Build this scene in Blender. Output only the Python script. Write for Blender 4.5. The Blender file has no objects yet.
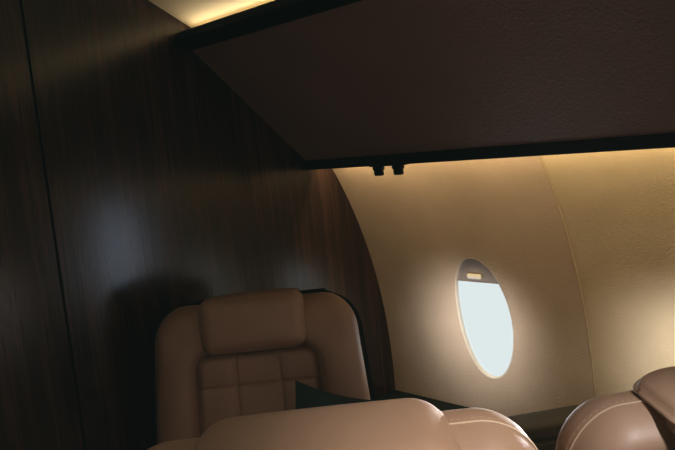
import bpy, math, random
import numpy as np
from mathutils import Matrix, Vector
random.seed(7)
S = bpy.context.scene
COL = S.collection
R_ = math.radians

# ------------------------------------------------------------------ materials
def mat(name, base, rough=.5, var=None, nscale=8, bump=0., bscale=200, spec=.5, stretch=None, coat=0., bump2=None):
    m = bpy.data.materials.new(name); m.use_nodes = True
    nt = m.node_tree; N = nt.nodes; L = nt.links
    p = N['Principled BSDF']
    p.inputs['Roughness'].default_value = rough
    p.inputs['Specular IOR Level'].default_value = spec
    p.inputs['Base Color'].default_value = (*base, 1)
    if coat:
        p.inputs['Coat Weight'].default_value = coat; p.inputs['Coat Roughness'].default_value = .25
    tc = N.new('ShaderNodeTexCoord')
    src = tc.outputs['Object']
    if stretch:
        mp = N.new('ShaderNodeMapping'); mp.inputs['Scale'].default_value = stretch
        L.new(src, mp.inputs['Vector']); src = mp.outputs['Vector']
    if var:
        n = N.new('ShaderNodeTexNoise'); n.inputs['Scale'].default_value = nscale; n.inputs['Detail'].default_value = 6
        L.new(src, n.inputs['Vector'])
        r = N.new('ShaderNodeValToRGB')
        r.color_ramp.elements[0].position = .3; r.color_ramp.elements[1].position = .7
        r.color_ramp.elements[0].color = (*base, 1); r.color_ramp.elements[1].color = (*var, 1)
        L.new(n.outputs['Fac'], r.inputs['Fac']); L.new(r.outputs['Color'], p.inputs['Base Color'])
    if bump:
        n2 = N.new('ShaderNodeTexNoise'); n2.inputs['Scale'].default_value = bscale; n2.inputs['Detail'].default_value = 4
        L.new(src, n2.inputs['Vector'])
        b = N.new('ShaderNodeBump'); b.inputs['Strength'].default_value = bump; b.inputs['Distance'].default_value = .004
        L.new(n2.outputs['Fac'], b.inputs['Height']); L.new(b.outputs['Normal'], p.inputs['Normal'])
    return m

def wood(name, dark, mid, light, rough=.33):
    m = bpy.data.materials.new(name); m.use_nodes = True
    nt = m.node_tree; N = nt.nodes; L = nt.links; p = N['Principled BSDF']
    tc = N.new('ShaderNodeTexCoord')
    mp = N.new('ShaderNodeMapping'); mp.inputs['Scale'].default_value = (26, 26, .9)
    L.new(tc.outputs['Object'], mp.inputs['Vector'])
    n = N.new('ShaderNodeTexNoise'); n.inputs['Scale'].default_value = 1.; n.inputs['Detail'].default_value = 8
    n.inputs['Roughness'].default_value = .65; n.inputs['Distortion'].default_value = .4
    L.new(mp.outputs['Vector'], n.inputs['Vector'])
    mp2 = N.new('ShaderNodeMapping'); mp2.inputs['Scale'].default_value = (170, 170, 2.5)
    L.new(tc.outputs['Object'], mp2.inputs['Vector'])
    n2 = N.new('ShaderNodeTexNoise'); n2.inputs['Scale'].default_value = 1.; n2.inputs['Detail'].default_value = 4
    L.new(mp2.outputs['Vector'], n2.inputs['Vector'])
    mx = N.new('ShaderNodeMath'); mx.operation = 'MULTIPLY_ADD'; mx.inputs[1].default_value = .35
    L.new(n2.outputs['Fac'], mx.inputs[0]); 
    sc = N.new('ShaderNodeMath'); sc.operation = 'MULTIPLY'; sc.inputs[1].default_value = .65
    L.new(n.outputs['Fac'], sc.inputs[0]); L.new(sc.outputs[0], mx.inputs[2])
    r = N.new('ShaderNodeValToRGB'); e = r.color_ramp.elements
    e[0].position = .36; e[0].color = (*dark, 1); e[1].position = .66; e[1].color = (*light, 1)
    k = e.new(.5); k.color = (*mid, 1)
    L.new(mx.outputs[0], r.inputs['Fac']); L.new(r.outputs['Color'], p.inputs['Base Color'])
    p.inputs['Roughness'].default_value = rough
    b = N.new('ShaderNodeBump'); b.inputs['Strength'].default_value = .12; b.inputs['Distance'].default_value = .002
    L.new(mx.outputs[0], b.inputs['Height']); L.new(b.outputs['Normal'], p.inputs['Normal'])
    return m

def emit(name, c, s):
    m = bpy.data.materials.new(name); m.use_nodes = True
    p = m.node_tree.nodes['Principled BSDF']
    p.inputs['Base Color'].default_value = (*c, 1)
    p.inputs['Emission Color'].default_value = (*c, 1); p.inputs['Emission Strength'].default_value = s
    return m

def glass(name):
    m = bpy.data.materials.new(name); m.use_nodes = True
    nt = m.node_tree; N = nt.nodes; L = nt.links
    N.remove(N['Principled BSDF'])
    t = N.new('ShaderNodeBsdfTransparent'); t.inputs['Color'].default_value = (.93, .97, .97, 1)
    g = N.new('ShaderNodeBsdfGlossy'); g.inputs['Roughness'].default_value = .03
    x = N.new('ShaderNodeMixShader')
    x.inputs[0].default_value = .06; L.new(t.outputs[0], x.inputs[1]); L.new(g.outputs[0], x.inputs[2])
    L.new(x.outputs[0], N['Material Output'].inputs['Surface'])
    return m

M = dict(
    wood=wood('walnut', (.007, .0035, .0027), (.023, .0110, .0080), (.056, .027, .0185), .20),
    panel=mat('sidewall_suede', (.49, .375, .28), .75, (.575, .445, .335), 5, 1., 230, .25),
    panel2=mat('sidewall_suede_textured', (.54, .43, .28), .75, (.61, .49, .335), 7, .65, 175, .25),
    trim=mat('seam_piping', (.44, .33, .20), .6, (.48, .365, .22), 20, .1, 100),
    leather=mat('tan_leather', (.285, .175, .117), .47, (.315, .197, .133), 6, .12, 420, .45),
    stitch=mat('cream_thread', (.50, .35, .25), .6, (.54, .39, .28), 40, .2, 300),
    bin=mat('brown_bin_leather', (.17, .105, .088), .6, (.19, .12, .10), 5, .8, 120, .3),
    black=mat('black_trim', (.004, .005, .005), .5, (.006, .0065, .0065), 30, .1, 200, .15),
    ceil=mat('cream_ceiling', (.76, .68, .52), .7, (.80, .72, .56), 4, .1, 120, .2),
    reveal=mat('window_reveal', (.62, .57, .48), .5, (.66, .60, .51), 12, .05, 100),
    shade=mat('window_shade', (.27, .22, .19), .6, (.30, .245, .21), 10, .1, 150, .3),
    handle=mat('shade_handle_cream', (.95, .86, .70), .35, (.96, .88, .73), 12, .05, 100),
    pillow=mat('teal_fabric', (.012, .022, .024), .8, (.016, .030, .032), 25, .4, 350, .2),
    ledge=mat('dark_ledge', (.005, .009, .0085), .6, (.008, .012, .011), 15, .15, 120, .15),
    console=mat('brown_console', (.040, .034, .024), .75, (.048, .040, .029), 9, .12, 140, .12),
    carpet=mat('carpet', (.09, .07, .055), .95, (.12, .095, .075), 90, .8, 300, .1),
    dark=mat('seat_base_metal', (.05, .05, .05), .35, (.06, .06, .06), 20, .1, 90),
    plain=mat('cabin_liner', (.16, .13, .10), .8, (.18, .15, .115), 4, .1, 120, .2),
    rail=mat('matte_black', (.003, .004, .004), .95, (.004, .005, .005), 30, .1, 200, .02),
    led=emit('warm_light_strip', (1., .72, .36), 2.0),
    glass=glass('window_glass'),
)

# ------------------------------------------------------------------ mesh helpers
def obj(name, vf, m, parent=None, smooth=True, kind=None, label=None, cat=None, group=None):
    v, f = vf
    me = bpy.data.meshes.new(name)
    me.from_pydata([tuple(map(float, q)) for q in v], [], [tuple(int(i) for i in q) for q in f])
    me.update(); me.validate()
    import bmesh
    bm = bmesh.new(); bm.from_mesh(me); bmesh.ops.recalc_face_normals(bm, faces=bm.faces); bm.to_mesh(me); bm.free()
    me.materials.append(m)
    if smooth:
        for p in me.polygons: p.use_smooth = True
    o = bpy.data.objects.new(name, me); COL.objects.link(o)
    if parent: o.parent = parent
    tag(o, label, cat, group, kind)
    return o
def tag(o, label=None, cat=None, group=None, kind=None):
    if label: o['label'] = label
    if cat: o['category'] = cat
    if group: o['group'] = group
    if kind: o['kind'] = kind
def empty(name, loc=(0, 0, 0), rz=0, **k):
    o = bpy.data.objects.new(name, None); COL.objects.link(o)
    o.location = loc; o.rotation_euler = (0, 0, rz); o.empty_display_size = .1
    tag(o, **k); return o
def join(*vfs):
    V, F = [], []
    for v, f in vfs:
        k = len(V); V += [tuple(q) for q in v]; F += [tuple(i + k for i in q) for q in f]
    return V, F
def box(x0, x1, y0, y1, z0, z1):
    v = [(x, y, z) for x in (x0, x1) for y in (y0, y1) for z in (z0, z1)]
    return v, [(0, 1, 3, 2), (4, 6, 7, 5), (0, 4, 5, 1), (2, 3, 7, 6), (0, 2, 6, 4), (1, 5, 7, 3)]
def prism_y(poly, y0, y1, n=1):
    """extrude an XZ polygon along Y"""
    k = len(poly); V = []; F = []
    for i in range(n + 1):
        y = y0 + (y1 - y0) * i / n
        V += [(x, y, z) for x, z in poly]
    for i in range(n):
        for j in range(k):
            a = i * k + j; b = i * k + (j + 1) % k
            F.append((a, b, b + k, a + k))
    F.append(tuple(range(k))); F.append(tuple(n * k + j for j in range(k)))
    return V, F
def rbox(size, r, n=14, bulge=(0, 0, 0), c=(0, 0, 0)):
    """rounded, slightly pillowed block made from a subdivided cube"""
    hx = np.array(size) / 2.; idx = {}; V = []; F = []
    t = np.sin(np.linspace(-1, 1, n + 1) * math.pi / 2)
    def vid(key):
        if key not in idx:
            q = np.array([t[key[0]], t[key[1]], t[key[2]]]) 
            p = q * hx; inner = np.clip(p, -(hx - r), hx - r); d = p - inner; L = np.linalg.norm(d)
            s = inner + d / L * r if L > 1e-9 else p
            w = [(1 - q[1]**2) * (1 - q[2]**2), (1 - q[0]**2) * (1 - q[2]**2), (1 - q[0]**2) * (1 - q[1]**2)]
            for a in range(3): s[a] += q[a] * bulge[a] * w[a]
            idx[key] = len(V); V.append(tuple(s + np.array(c)))
        return idx[key]
    for ax in range(3):
        for side in (0, n):
            for i in range(n):
                for j in range(n):
                    ks = []
                    for di, dj in ((0, 0), (1, 0), (1, 1), (0, 1)):
                        k = [0, 0, 0]; k[ax] = side; k[(ax + 1) % 3] = i + di; k[(ax + 2) % 3] = j + dj
                        ks.append(vid(tuple(k)))
                    F.append(tuple(ks))
    return V, F
def tube(path, r, k=8, closed=False):
    V, F = [], []; P = [Vector(p) for p in path]; n = len(P)
    for i, p in enumerate(P):
        a = P[(i - 1) % n] if (closed or i) else P[i]
        b = P[(i + 1) % n] if (closed or i < n - 1) else P[i]
        t = (b - a).normalized(); u = t.cross(Vector((.31, .2, .93))).normalized(); w = t.cross(u)
        for j in range(k):
            q = 2 * math.pi * j / k; V.append(tuple(p + r * (math.cos(q) * u + math.sin(q) * w)))
    for i in range(n if closed else n - 1):
        for j in range(k):
            a = i * k + j; b = i * k + (j + 1) % k; c = (i + 1) % n * k
            F.append((a, b, c + (j + 1) % k, c + j))
    if not closed: F += [tuple(range(k)), tuple((n - 1) * k + j for j in range(k))]
    return V, F
def lathe(prof, k=32):
    V, F = [], []
    for r, z in prof:
        for j in range(k):
            a = 2 * math.pi * j / k; V.append((r * math.cos(a), r * math.sin(a), z))
    for i in range(len(prof) - 1):
        for j in range(k):
            F.append((i * k + j, i * k + (j + 1) % k, (i + 1) * k + (j + 1) % k, (i + 1) * k + j))
    F += [tuple(range(k)), tuple((len(prof) - 1) * k + j for j in range(k))]
    return V, F
def xf(vf, fn): return [fn(*q) for q in vf[0]], vf[1]

# ------------------------------------------------------------------ cabin shell
YF, YB = 2.10, -1.16            # forward bulkhead and aft bulkhead
XC = .78                        # cabin centre line
_pz = [0, .25, .56, .75, .90, 1.05, 1.20, 1.37, 1.49, 1.65, 1.80, 1.95, 2.08]
_px = [2.03, 2.11, 2.139, 2.141, 2.125, 2.093, 2.051, 1.986, 1.919, 1.815, 1.69, 1.53, 1.36]
PC = np.polyfit(_pz, _px, 6)
def wallx(z): return float(np.polyval(PC, z))

# forward bulkhead: two walnut panels with a dark joint between them
SEAMX = .832
obj('wall_front', box(-.75, SEAMX - .004, YF, YF + .03, 0, 2.35), M['wood'], smooth=False, kind='structure')
obj('wall_front.001', box(SEAMX + .004, 2.4, YF, YF + .03, 0, 2.35), M['wood'], smooth=False, kind='structure')
obj('trim_1', box(SEAMX - .006, SEAMX + .006, YF + .012, YF + .02, 0, 2.3), M['black'], smooth=False, kind='structure')
obj('wall_back', box(-.75, 2.4, YB - .03, YB, 0, 2.35), M['plain'], smooth=False, kind='structure')
obj('floor', box(-.75, 2.4, YB, YF, -.03, 0), M['carpet'], smooth=False, kind='structure')

# arched ceiling, closing behind the bin
cp = [(1.75, 1.86), (1.56, 1.90), (1.46, 1.953), (1.362, 2.009), (1.223, 2.086), (1.08, 2.145), (.93, 2.185), (.78, 2.20)]
cp = cp + [(2 * XC - x, z) for x, z in cp[-2::-1]]
cv = [(x, y, z) for y in np.linspace(YB, YF, 12) for x, z in cp]; n = len(cp)
cf = [(i * n + j, i * n + j + 1, (i + 1) * n + j + 1, (i + 1) * n + j) for i in range(11) for j in range(n - 1)]
obj('ceiling', (cv, cf), M['ceil'], kind='structure')

# window oval and the sidewall panel around it
WA, WB, WZ = .1135, .2255, .922
def oval(t, a=WA, b=WB, e=2.08):
    c, s = math.cos(t), math.sin(t)
    return a * math.copysign(abs(c)**(2 / e), c), b * math.copysign(abs(s)**(2 / e), s)
NT = 96
def ring(yc, k, dx):
    """ring of the reveal: oval scaled by inset k, pushed dx outwards along the wall normal"""
    out = []
    for i in range(NT):
        y, z = oval(2 * math.pi * i / NT, WA - k, WB - k)
        Z = WZ + z; g = np.polyval(np.polyder(PC), Z); nn = math.hypot(1, g)
        out.append((wallx(Z) + dx / nn, yc + y, Z - dx * g / nn))
    return out
def sidewall(y0, y1, yc, z0=0., z1=1.98):
    """grid of X(z) over (y,z) with an oval hole: rings morph from a rectangle to the oval"""
    zr0, zr1 = .60, 1.27
    V, F = [], []
    def rect(t):
        c, s = math.cos(t), math.sin(t); hy0, hy1, hz0, hz1 = yc - y0, y1 - yc, WZ - zr0, zr1 - WZ
        k = min((hy1 if c > 0 else hy0) / max(abs(c), 1e-9), (hz1 if s > 0 else hz0) / max(abs(s), 1e-9))
        return c * k, s * k
    # angles incl. exact corners
    T = sorted(set([round(2 * math.pi * i / NT, 6) for i in range(NT)] +
               [round(math.atan2(b, a) % (2 * math.pi), 6) for a in (y0 - yc, y1 - yc) for b in (zr0 - WZ, zr1 - WZ)]))
    rings = 16
    for j in range(rings + 1):
        w = (j / rings)**1.4
        for t in T:
            ry, rz = rect(t)
            # angle matched point on the oval along the same polar ray
            q = 1 / math.sqrt((math.cos(t) / WA)**2 + (math.sin(t) / WB)**2)
            oy, oz = math.cos(t) * q, math.sin(t) * q
            y, z = yc + oy + (ry - oy) * w, WZ + oz + (rz - oz) * w
            V.append((wallx(z), y, z))
    n = len(T)
    for j in range(rings):
        for i in range(n):
            a, b = j * n + i, j * n + (i + 1) % n
            F.append((a, b, b + n, a + n))
    def grid(za, zb, m):
        k = len(V)
        for i in range(m + 1):
            z = za + (zb - za) * i / m
            V.append((wallx(z), y0, z)); V.append((wallx(z), y1, z))
        for i in range(m): F.append((k + 2 * i, k + 2 * i + 1, k + 2 * i + 3, k + 2 * i + 2))
    grid(z0, zr0, 12); grid(zr1, z1, 18)
    return V, F
PITCH = .80
EDGES = [YF, 1.205, .405, -.395, YB]
WINS = [1.603, .81, .01, -.78]
for i in range(4):
    obj('wall_right' + ('.%03d' % i if i else ''), sidewall(EDGES[i + 1] + .002, EDGES[i] - (.002 if i else 0), WINS[i]),
        M['panel'] if i == 0 else M['panel2'], kind='structure')
    # window: reveal, pane, pull-down shade with a handle
    w = empty('window_%d' % (i + 1), (0, 0, 0), kind='structure')
    rs = [ring(WINS[i], k, d) for k, d in ((-.003, -.0012), (0, 0.0), (.001, .002), (.0015, .005), (.0018, .008), (.002, .013))]
    V = [q for r in rs for q in r]
    F = [(a * NT + j, a * NT + (j + 1) % NT, (a + 1) * NT + (j + 1) % NT, (a + 1) * NT + j) for a in range(len(rs) - 1) for j in range(NT)]
    obj('window_frame', (V, F), M['reveal'], w)
    pv, pf = [], []
    for q in (1, .8, .6, .4, .2, .02):
        for t in range(NT):
            y, z = oval(2 * math.pi * t / NT, (WA - .002) * q, (WB - .002) * q)
            pv.append((wallx(WZ + z) + .0125, WINS[i] + y, WZ + z))
    for a in range(5):
        for t in range(NT): pf.append((a * NT + t, a * NT + (t + 1) % NT, (a + 1) * NT + (t + 1) % NT, (a + 1) * NT + t))
    pf.append(tuple(5 * NT + t for t in range(NT)))
    obj('window_pane', (pv, pf), M['glass'], w)
    # shade: the part of the oval above its lower hem
    zs = 1.052; sv = []; rows = 14
    rg = lambda z, s: WINS[i] + s * (WA - .002) * math.sqrt(max(0, 1 - ((z - WZ) / (WB - .002))**2))
    SF = []
    for a in range(rows + 1):
        z = zs + (WZ + WB - .002 - zs) * a / rows
        for s in np.linspace(-1, 1, 13): sv.append((wallx(z) + .007, rg(z, s), z + .006))
    for a in range(rows):
        for b in range(12): SF.append((a * 13 + b, a * 13 + b + 1, (a + 1) * 13 + b + 1, (a + 1) * 13 + b))
    sh = obj('window_shade', (sv, SF), M['shade'], w)
    hm = tube([(wallx(zs) + .007, rg(zs, s), zs + .006) for s in np.linspace(-.985, .985, 9)], .0022)
    obj('hem', hm, M['shade'], sh)
    h = rbox((.014, .062, .018), .0068, 8, c=(wallx(1.078) + .001, WINS[i] + .006, 1.080))
    obj('handle', h, M['handle'], sh)

# piping over the joints of the sidewall panels
for i, ye in enumerate(EDGES[1:-1]):
    obj('trim_%d' % (i + 2), tube([(wallx(z) - .001, ye, z) for z in np.linspace(.02, 1.9, 60)], .0026, 8), M['trim'], kind='structure')

# left sidewall (out of frame), mirrored about the cabin centre line
lw = [(2 * XC - wallx(z), y, z) for y in (YB, YF) for z in np.linspace(0, 2.0, 40)]
obj('wall_left', (lw, [(i, i + 1, 41 + i, 40 + i) for i in range(39)]), M['plain'], kind='structure')

# ------------------------------------------------------------------ overhead bin
ob = empty('overhead_bin', (1.58, .45, 1.52), label='long dark brown overhead bin sloping down above the window wall', cat='overhead bin')
def binpart(name, poly, m, par=ob, y0=YB + .02, y1=YF - .002):
    return obj(name, xf(prism_y(poly, y0, y1, 1), lambda x, y, z: (x - 1.58, y - .45, z - 1.52)), m, par, smooth=False)
binpart('bin_panel', [(1.353, 1.939), (1.800, 1.526), (1.815, 1.555), (1.66, 1.76), (1.50, 1.88), (1.40, 1.93)], M['bin'])
binpart('upper_rail', [(1.358, 1.934), (1.350, 1.936), (1.296, 1.953), (1.290, 1.960), (1.316, 1.988), (1.323, 1.992), (1.332, 1.985), (1.375, 1.945)], M['rail'])
bt = binpart('lower_trim', [(1.784, 1.536), (1.803, 1.505), (1.808, 1.503), (1.826, 1.506), (1.828, 1.540), (1.812, 1.556), (1.79, 1.546)], M['black'])
lp = rbox((.016, .165, .008), .003, 6, c=(1.812 - 1.58, 1.712 - .45, 1.504 - 1.52))
obj('latch_plate', lp, M['black'], ob)
for y in (1.757, 1.668):
    lt = join(rbox((.018, .044, .018), .004, 6, c=(1.812 - 1.58, y - .45, 1.497 - 1.52)),
              rbox((.018, .036, .030), .006, 8, c=(1.812 - 1.58, y - .45, 1.484 - 1.52)))
    obj('latch', lt, M['black'], ob, label='small black latch hanging under the trim')
binpart('light_strip', [(1.832, 1.548), (1.842, 1.548), (1.842, 1.556), (1.832, 1.556)], M['led'])
binpart('cove_light_strip', [(1.345, 1.975), (1.36, 1.968), (1.364, 1.974), (1.349, 1.981)], M['led'])

# ------------------------------------------------------------------ seats
REC = R_(9)
def sd_box(x, z, hx, z0, z1, r):
    cz, hz = (z0 + z1) / 2, (z1 - z0) / 2
    qx, qz = abs(x) - hx + r, abs(z - cz) - hz + r
    return math.hypot(max(qx, 0), max(qz, 0)) + min(max(qx, qz), 0) - r
def sstep(a, b, x):
    t = min(1, max(0, (x - a) / (b - a))); return t * t * (3 - 2 * t)
def dome(d, r, T): 
    q = min(1, max(0, d / r)); return T * math.sqrt(max(0, 1 - (1 - q)**2))
Z0, Z1 = .46, 1.205
def taper(z): return 1 - .150 * (z - Z0) / (Z1 - Z0)
HX, RC = .330, .100
def back_d(x, z):
    return -sd_box(x / taper(z), z, HX, Z0, Z1, RC)
TB, RB = .080, .045     # thickness and edge roundness behind
def back_y(d): return dome(d, RB, TB)
def recl(x, y, z):
    c, s = math.cos(REC), math.sin(REC)
    dz = z - .50
    return (x, y * c + dz * s, .50 - y * s + dz * c)
def hfield(outline_half, z0, z1, nu, nv, fy):
    """grid mapped into a rounded outline; fy(x,z)->y"""
    V, F = [], []
    vs = [z0 + (z1 - z0) * (.5 - .5 * math.cos(math.pi * j / nv)) for j in range(nv + 1)]
    us = [-math.cos(math.pi * i / nu) * .55 + .45 * (2 * i / nu - 1) for i in range(nu + 1)]
    for z in vs:
        w = outline_half(z)
        for u in us: V.append((u * w, fy(u * w, z), z))
    m = nu + 1
    for j in range(nv):
        for i in range(nu): F.append((j * m + i, j * m + i + 1, (j + 1) * m + i + 1, (j + 1) * m + i))
    return V, F
def rr_half(hx, z0, z1, r, tp=lambda z: 1):
    def f(z):
        e = 0
        d = min(z - z0, z1 - z)
        if d < r: e = r - math.sqrt(max(0, r * r - (r - d)**2))
        return (hx - e) * tp(z)
    return f
PX, PZ0, PZ1, PR = .198, .50, 1.075, .055
def front_y(x, z):
    d = back_d(x, z)
    y = dome(d, .062, .070)
    s = sd_box(x / taper(z), z, PX, PZ0 - .02, PZ1, PR)
    y -= .034 * sstep(.012, -.010, s)
    if s > 0: y += .010 * math.exp(-((s - .045) / .035)**2)
    return -y
def pad_y(x, z):
    xx = x / taper(z)
    d = -sd_box(xx, z, PX - .006, PZ0, PZ1 - .006, PR - .006)
    y = .026 + dome(d, .026, .036)
    for q in (-.068, .068): y -= .006 * math.exp(-((xx - q) / .0045)**2) + .004 * math.exp(-((xx - q) / .02)**2)
    for q in (.975, .835, .695): y -= .006 * math.exp(-((z - q) / .0045)**2) + .004 * math.exp(-((z - q) / .02)**2)
    return -y
def outline(inset, n=24):
    pts = []; hx, z0, z1, r = HX - inset, Z0 + inset, Z1 - inset, RC - inset * .8
    for cx, cz, a0 in ((hx - r, z0 + r, -90), (hx - r, z1 - r, 0), (-hx + r, z1 - r, 90), (-hx + r, z0 + r, 180)):
        for k in range(n + 1):
            a = R_(a0 + 90 * k / n); x, z = cx + r * math.cos(a), cz + r * math.sin(a)
            pts.append((x * taper(z), z))
    return pts
def densify(pts, step):
    out = []
    for a, b in zip(pts, pts[1:] + pts[:1]):
        L = math.hypot(b[0] - a[0], b[1] - a[1]); k = max(1, int(L / step))
        for i in range(k): out.append((a[0] + (b[0] - a[0]) * i / k, a[1] + (b[1] - a[1]) * i / k))
    return out
def make_seat(loc, rz, label, lift=0., head='plain', hw=.290, hd=.24, hr_=.05, hup=0., shell=False, sc=1.):
    t = empty('leather_seat', loc, rz, label=label, cat='seat', group='tan leather cabin seats'); t.scale = (sc, sc, sc)
    up = lambda vf: xf(vf, lambda x, y, z: (lambda p: (p[0], p[1], p[2] + lift))(recl(x, y, z)))
    half = rr_half(HX, Z0, Z1, RC, taper)
    fr = hfield(half, Z0, Z1, 90, 130, front_y)
    bk = hfield(half, Z0, Z1, 60, 80, lambda x, z: back_y(back_d(x, z)))
    obj('backrest', up(join(fr, bk)), M['leather'], t)
    pd = hfield(rr_half(PX - .006, PZ0, PZ1 - .006, PR - .006, taper), PZ0, PZ1 - .006, 110, 170, pad_y)
    obj('back_pad', up(pd), M['leather'], t, label='quilted leather pad stitched in rectangles')
    # headrest: draped block over the top
    hz0, hz1 = 1.070, 1.224 + hup
    hb = rbox((hw, hd, hz1 - hz0), hr_, 44 if head == 'gathered' else 30, (.004, .012, .004), (0, .135 - hd / 2, (hz0 + hz1) / 2))
    def shape(x, y, z):
        k = (z - hz0) / (hz1 - hz0)
        if head == 'gathered':
            e = max(0, x / (hw / 2))                       # +x side carries the gathers
            flare = .050 * sstep(.72, 1., k) * sstep(.6, 1., e)
            rip = .010 * math.sin(k * 52 + 3 * math.sin(k * 9)) * sstep(.35, .9, e) * sstep(1.05, .7, k) 
            x = x + flare - .010 * sstep(.9, .3, k) * e
            y = y + rip * (1 if y > 0 else -1)
            x = x + .005 * math.sin(k * 52 + 1.) * sstep(.7, 1., e)
            z = z + .010 * sstep(.5, 1., k)
        else:
            e = abs(x) / (hw / 2)
            y = y + .0022 * math.sin(x * 130 + 2 * math.sin(x * 47)) * sstep(.35, .0, k) * sstep(.2, .6, 1 - abs(k - .12))
        return x, y, z
    hr = obj('headrest', up(xf(hb, shape)), M['leather'], t)
    if shell:  # added black shell, stands in for shade and reflection beside this seat
        k = 1.05
        sh = hfield(rr_half(HX, Z0, Z1, RC, lambda z: taper(z) * k), Z0, Z1 + .012, 40, 60,
                    lambda x, z: .02 + back_y(max(0, back_d(x / k, min(z, Z1)))) * 1.35)
        sf = hfield(rr_half(HX, Z0, Z1, RC, lambda z: taper(z) * k), Z0, Z1 + .012, 10, 20, lambda x, z: .02)
        obj('back_shade_shell', up(join(sh, sf)), M['black'], t, label='added dark shell for the shade behind the cushions')
    # piping and stitches behind, seat front piping is hidden by the rounding
    pp = [(x, back_y(back_d(x, z)) + .0008, z) for x, z in densify(outline(.0005), .012)]
    obj('piping', up(tube(pp, .0016, 6, True)), M['stitch'], t, label='pale piping along the back edge')
    sv = []
    o2 = densify(outline(-.0003), .0045)
    for a, b in zip(o2[::2], o2[1::2]):
        pa = (a[0], .0045, a[1]); pb = (a[0] + (b[0] - a[0]) * .75, .0045, a[1] + (b[1] - a[1]) * .75)
        if (Vector(pa) - Vector(pb)).length > .001: sv.append(tube([pa, pb], .00045, 4))
    obj('stitching', up(join(*sv)), M['stitch'], t, label='row of pale stitches beside the piping')
    obj('seat_cushion', rbox((.44, .42, .15), .05, 16, (0, 0, .012), (0, -.235, .51)), M['leather'], t)
    obj('seat_frame', rbox((.46, .42, .10), .03, 10, (0, 0, 0), (0, -.20, .355)), M['leather'], t)
    for s in (-1, 1):
        obj('armrest', join(rbox((.062, .40, .060), .026, 14, (0, 0, .004), (s * .258, -.235, .545)),
                            rbox((.046, .34, .30), .018, 10, (0, 0, 0), (s * .258, -.235, .385))), M['leather'], t)
    obj('base', lathe([(.17, 0), (.17, .02), (.06, .05), (.055, .31), (.14, .312)]), M['dark'], t)
    return t
def place(target, rz, local, sc=1.):
    """seat origin that puts a local point (already in seat axes) over a place in the cabin"""
    p = [q * sc for q in recl(*local)]; c, s = math.cos(rz), math.sin(rz)
    return (target[0] - (p[0] * c - p[1] * s), target[1] - (p[0] * s + p[1] * c), 0), (target[2] - p[2]) / sc

rA = R_(-42)
lA, dzA = place((1.203, 1.724, 1.185), rA, (0, -.115, 1.215), 1.05)
make_seat(lA, rA, 'tan leather swivel seat in shadow with quilted back, against the dark wood bulkhead', dzA, hw=.283, hd=.25, hr_=.034, shell=True, sc=1.05)
rB = R_(180 - 41)
lB, dzB = place((.487, .60, 1.223), rB, (0, .145, 1.215))
make_seat(lB, rB, 'nearest tan leather seat with smooth rounded headrest, in front of the quilted seat', dzB, hw=.335, hd=.19, hr_=.055, hup=.008)
rC = R_(180 - 34)
lC, dzC = place((1.112, .315, 1.155), rC, (0, .145, 1.215))
make_seat(lC, rC, 'tan leather seat with gathered headrest at the right edge, beside the next window', dzC, 'gathered', .30, .20, .06)
print('SEATS', lA, dzA, lB, dzB, lC, dzC)

# ------------------------------------------------------------------ throw pillow on the far seat
def pillow(w, h, th, n=36):
    V, F = [], []
    for sd in (1, -1):
        for j in range(n + 1):
            for i in range(n + 1):
                u, v = -1 + 2 * i / n, -1 + 2 * j / n
                e = (1 - u * u) * (1 - v * v)
                x = u * w / 2 * (1 - .12 * (1 - v * v) * abs(u)); z = v * h / 2 * (1 - .12 * (1 - u * u) * abs(v))
                y = sd * th / 2 * e ** .45 + .003 * math.sin(9 * u + 5 * v) * e
                V.append((x, y, z))
    m = n + 1
    for s in range(2):
        k = s * m * m
        for j in range(n):
            for i in range(n): F.append((k + j * m + i, k + j * m + i + 1, k + (j + 1) * m + i + 1, k + (j + 1) * m + i))
    return V, F
pl = pillow(.30, .36, .10)
u = Vector((math.cos(rA), math.sin(rA), 0)); zz = Vector((0, 0, 1))
tp = R_(15)
corner = Vector((1.075, 1.386, 1.042))
e1 = math.cos(tp) * u - math.sin(tp) * zz; e2 = math.sin(tp) * u + math.cos(tp) * zz
ctr = corner + .15 * e1 - .18 * e2
po = obj('throw_pillow', pl, M['pillow'], label='dark teal throw pillow tilted on the quilted seat', cat='pillow')
nrm = e1.cross(e2)
mw = Matrix(((e1.x, -nrm.x, e2.x, ctr.x), (e1.y, -nrm.y, e2.y, ctr.y), (e1.z, -nrm.z, e2.z, ctr.z), (0, 0, 0, 1)))
po.matrix_world = mw

# ------------------------------------------------------------------ ledge under the windows and side console
lg = empty('side_ledge', (2.05, .45, 0), label='long dark ledge running along the wall under the oval window', cat='ledge')
obj('ledge_top', xf(prism_y([(1.96, .545), (1.965, .560), (1.975, .565), (2.132, .565), (2.132, .535), (1.96, .535)], YB + .02, YF - .004),
    lambda x, y, z: (x - 2.05, y - .45, z)), M['ledge'], lg, smooth=False)
obj('ledge_body', xf(prism_y([(1.975, 0), (1.975, .535), (2.13, .535), (2.09, .25), (2.02, 0)], YB + .02, YF - .004),
    lambda x, y, z: (x - 2.05, y - .45, z)), M['ledge'], lg, smooth=False)
cs = empty('side_console', (1.70, 1.07, 0), R_(-33), label='dark brown grooved console between the two nearest seats, below the oval window', cat='console')
obj('console_body', rbox((.22, .10, .76), .010, 10, c=(.01, .06, .380)), M['console'], cs)
obj('console_top', rbox((.235, .115, .040), .010, 10, c=(.01, .06, .767)), M['console'], cs)
for k in range(6):
    obj('drawer', rbox((.225, .02, .043), .006, 8, c=(.01, .012, .719 - k * .050)), M['console'], cs)

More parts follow.
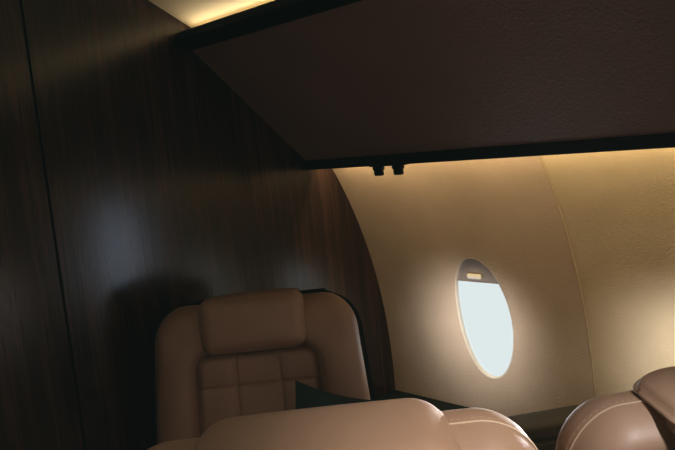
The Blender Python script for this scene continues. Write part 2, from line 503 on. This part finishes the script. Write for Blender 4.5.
# ------------------------------------------------------------------ light
def area(name, loc, d, sx, sy, power, c, spread=180):
    l = bpy.data.lights.new(name, 'AREA'); l.shape = 'RECTANGLE'; l.size = sx; l.size_y = sy
    l.energy = power; l.color = c; l.spread = R_(spread)
    o = bpy.data.objects.new(name, l); COL.objects.link(o); o.location = loc
    d = Vector(d).normalized(); y = Vector((0, 1, 0)); x = y.cross(-d).normalized()
    z = -d; y2 = z.cross(x)
    o.rotation_euler = Matrix((x, y2, z)).transposed().to_euler()
    return o
YM, YL = (YB + YF) / 2, YF - YB - .06
WARM = (1., .75, .40)
area('bin_wall_light', (1.846, YM, 1.545), (.20, 0, -1), .012, YL, 8, WARM)
area('cove_light', (1.350, YM, 1.980), (-.92, 0, .40), .012, YL, 4.2, (1., .82, .54))
for i, (dx, dy, dz, pw, sp) in enumerate(((-.8, -.8, .45, .8, 75), (-1, .02, .22, 16, 38), (-1, 0, .05, .2, 180), (-1, 0, .05, .6, 180))):
    area('window_light_%d' % (i + 1), (wallx(WZ) + .10, WINS[i] - dy * .1, WZ), (dx, dy, dz), .40, .24, pw, (.92, .96, 1.), sp)
def spot(name, loc, target, power, c, cone, blend, size):
    l = bpy.data.lights.new(name, 'SPOT'); l.energy = power; l.color = c; l.spot_size = R_(cone); l.spot_blend = blend; l.shadow_soft_size = size
    o = bpy.data.objects.new(name, l); COL.objects.link(o); o.location = loc
    o.rotation_euler = (Vector(target) - Vector(loc)).to_track_quat('-Z', 'Y').to_euler()
# added spots inside the cabin, making the glow on the lining round the windows
for i, y in enumerate(WINS):
    spot('window_glow_fill_%d' % (i + 1), (wallx(WZ) - .30, y + .03, WZ - .04), (wallx(WZ), y + .05, WZ - .06), 5.6, (1., .97, .94), 112, 1., .05)
area('sheen_fill', (wallx(1.2) - .08, .14, 1.13), (-1, 2.1, .12), .50, .10, .06, (.62, .77, 1.), 44)  # added lamp without a fixture, makes the cool sheen on the walnut
area('cove_light_far', (1.350, YM, 1.984), (-1, 0, .16), .010, YL, 2., (1., .82, .52), 50)
# added spots without fixtures, brightening the two nearest seats
spot('seat_fill_1', (.65, -.20, 2.02), (.66, .585, 1.04), 76, (1., .93, .86), 32, 1., .06)
spot('seat_fill_2', (.88, -.18, 2.02), (.965, .44, 1.085), 66, (1., .98, .97), 24, 1., .06)
w = bpy.data.worlds.new('daylight'); S.world = w; w.use_nodes = True
bg = w.node_tree.nodes['Background']; bg.inputs['Color'].default_value = (.88, .94, .95, 1); bg.inputs['Strength'].default_value = .95

# ------------------------------------------------------------------ camera
cam = bpy.data.cameras.new('camera'); co = bpy.data.objects.new('camera', cam); COL.objects.link(co)
cam.sensor_width = 36; cam.lens = 750 / 675 * 36; cam.clip_start = .02
Rw = np.array([[.72787261, -.14919923, .66928399], [-.67831802, -.01371329, .73464046], [-.10042971, -.98871206, -.11118606]])
X, Y, Z = Rw[:, 0], -Rw[:, 1], -Rw[:, 2]
co.matrix_world = Matrix(((X[0], Y[0], Z[0], 0), (X[1], Y[1], Z[1], 0), (X[2], Y[2], Z[2], 1.6), (0, 0, 0, 1)))
S.camera = co
S.view_settings.view_transform = 'Standard'
S.view_settings.look = 'None'
S.view_settings.use_curve_mapping = True
cm = S.view_settings.curve_mapping
for k, y in enumerate((.0027, .0044, .0040)):
    cm.curves[k].points[0].location = (0, y)
cm.update()
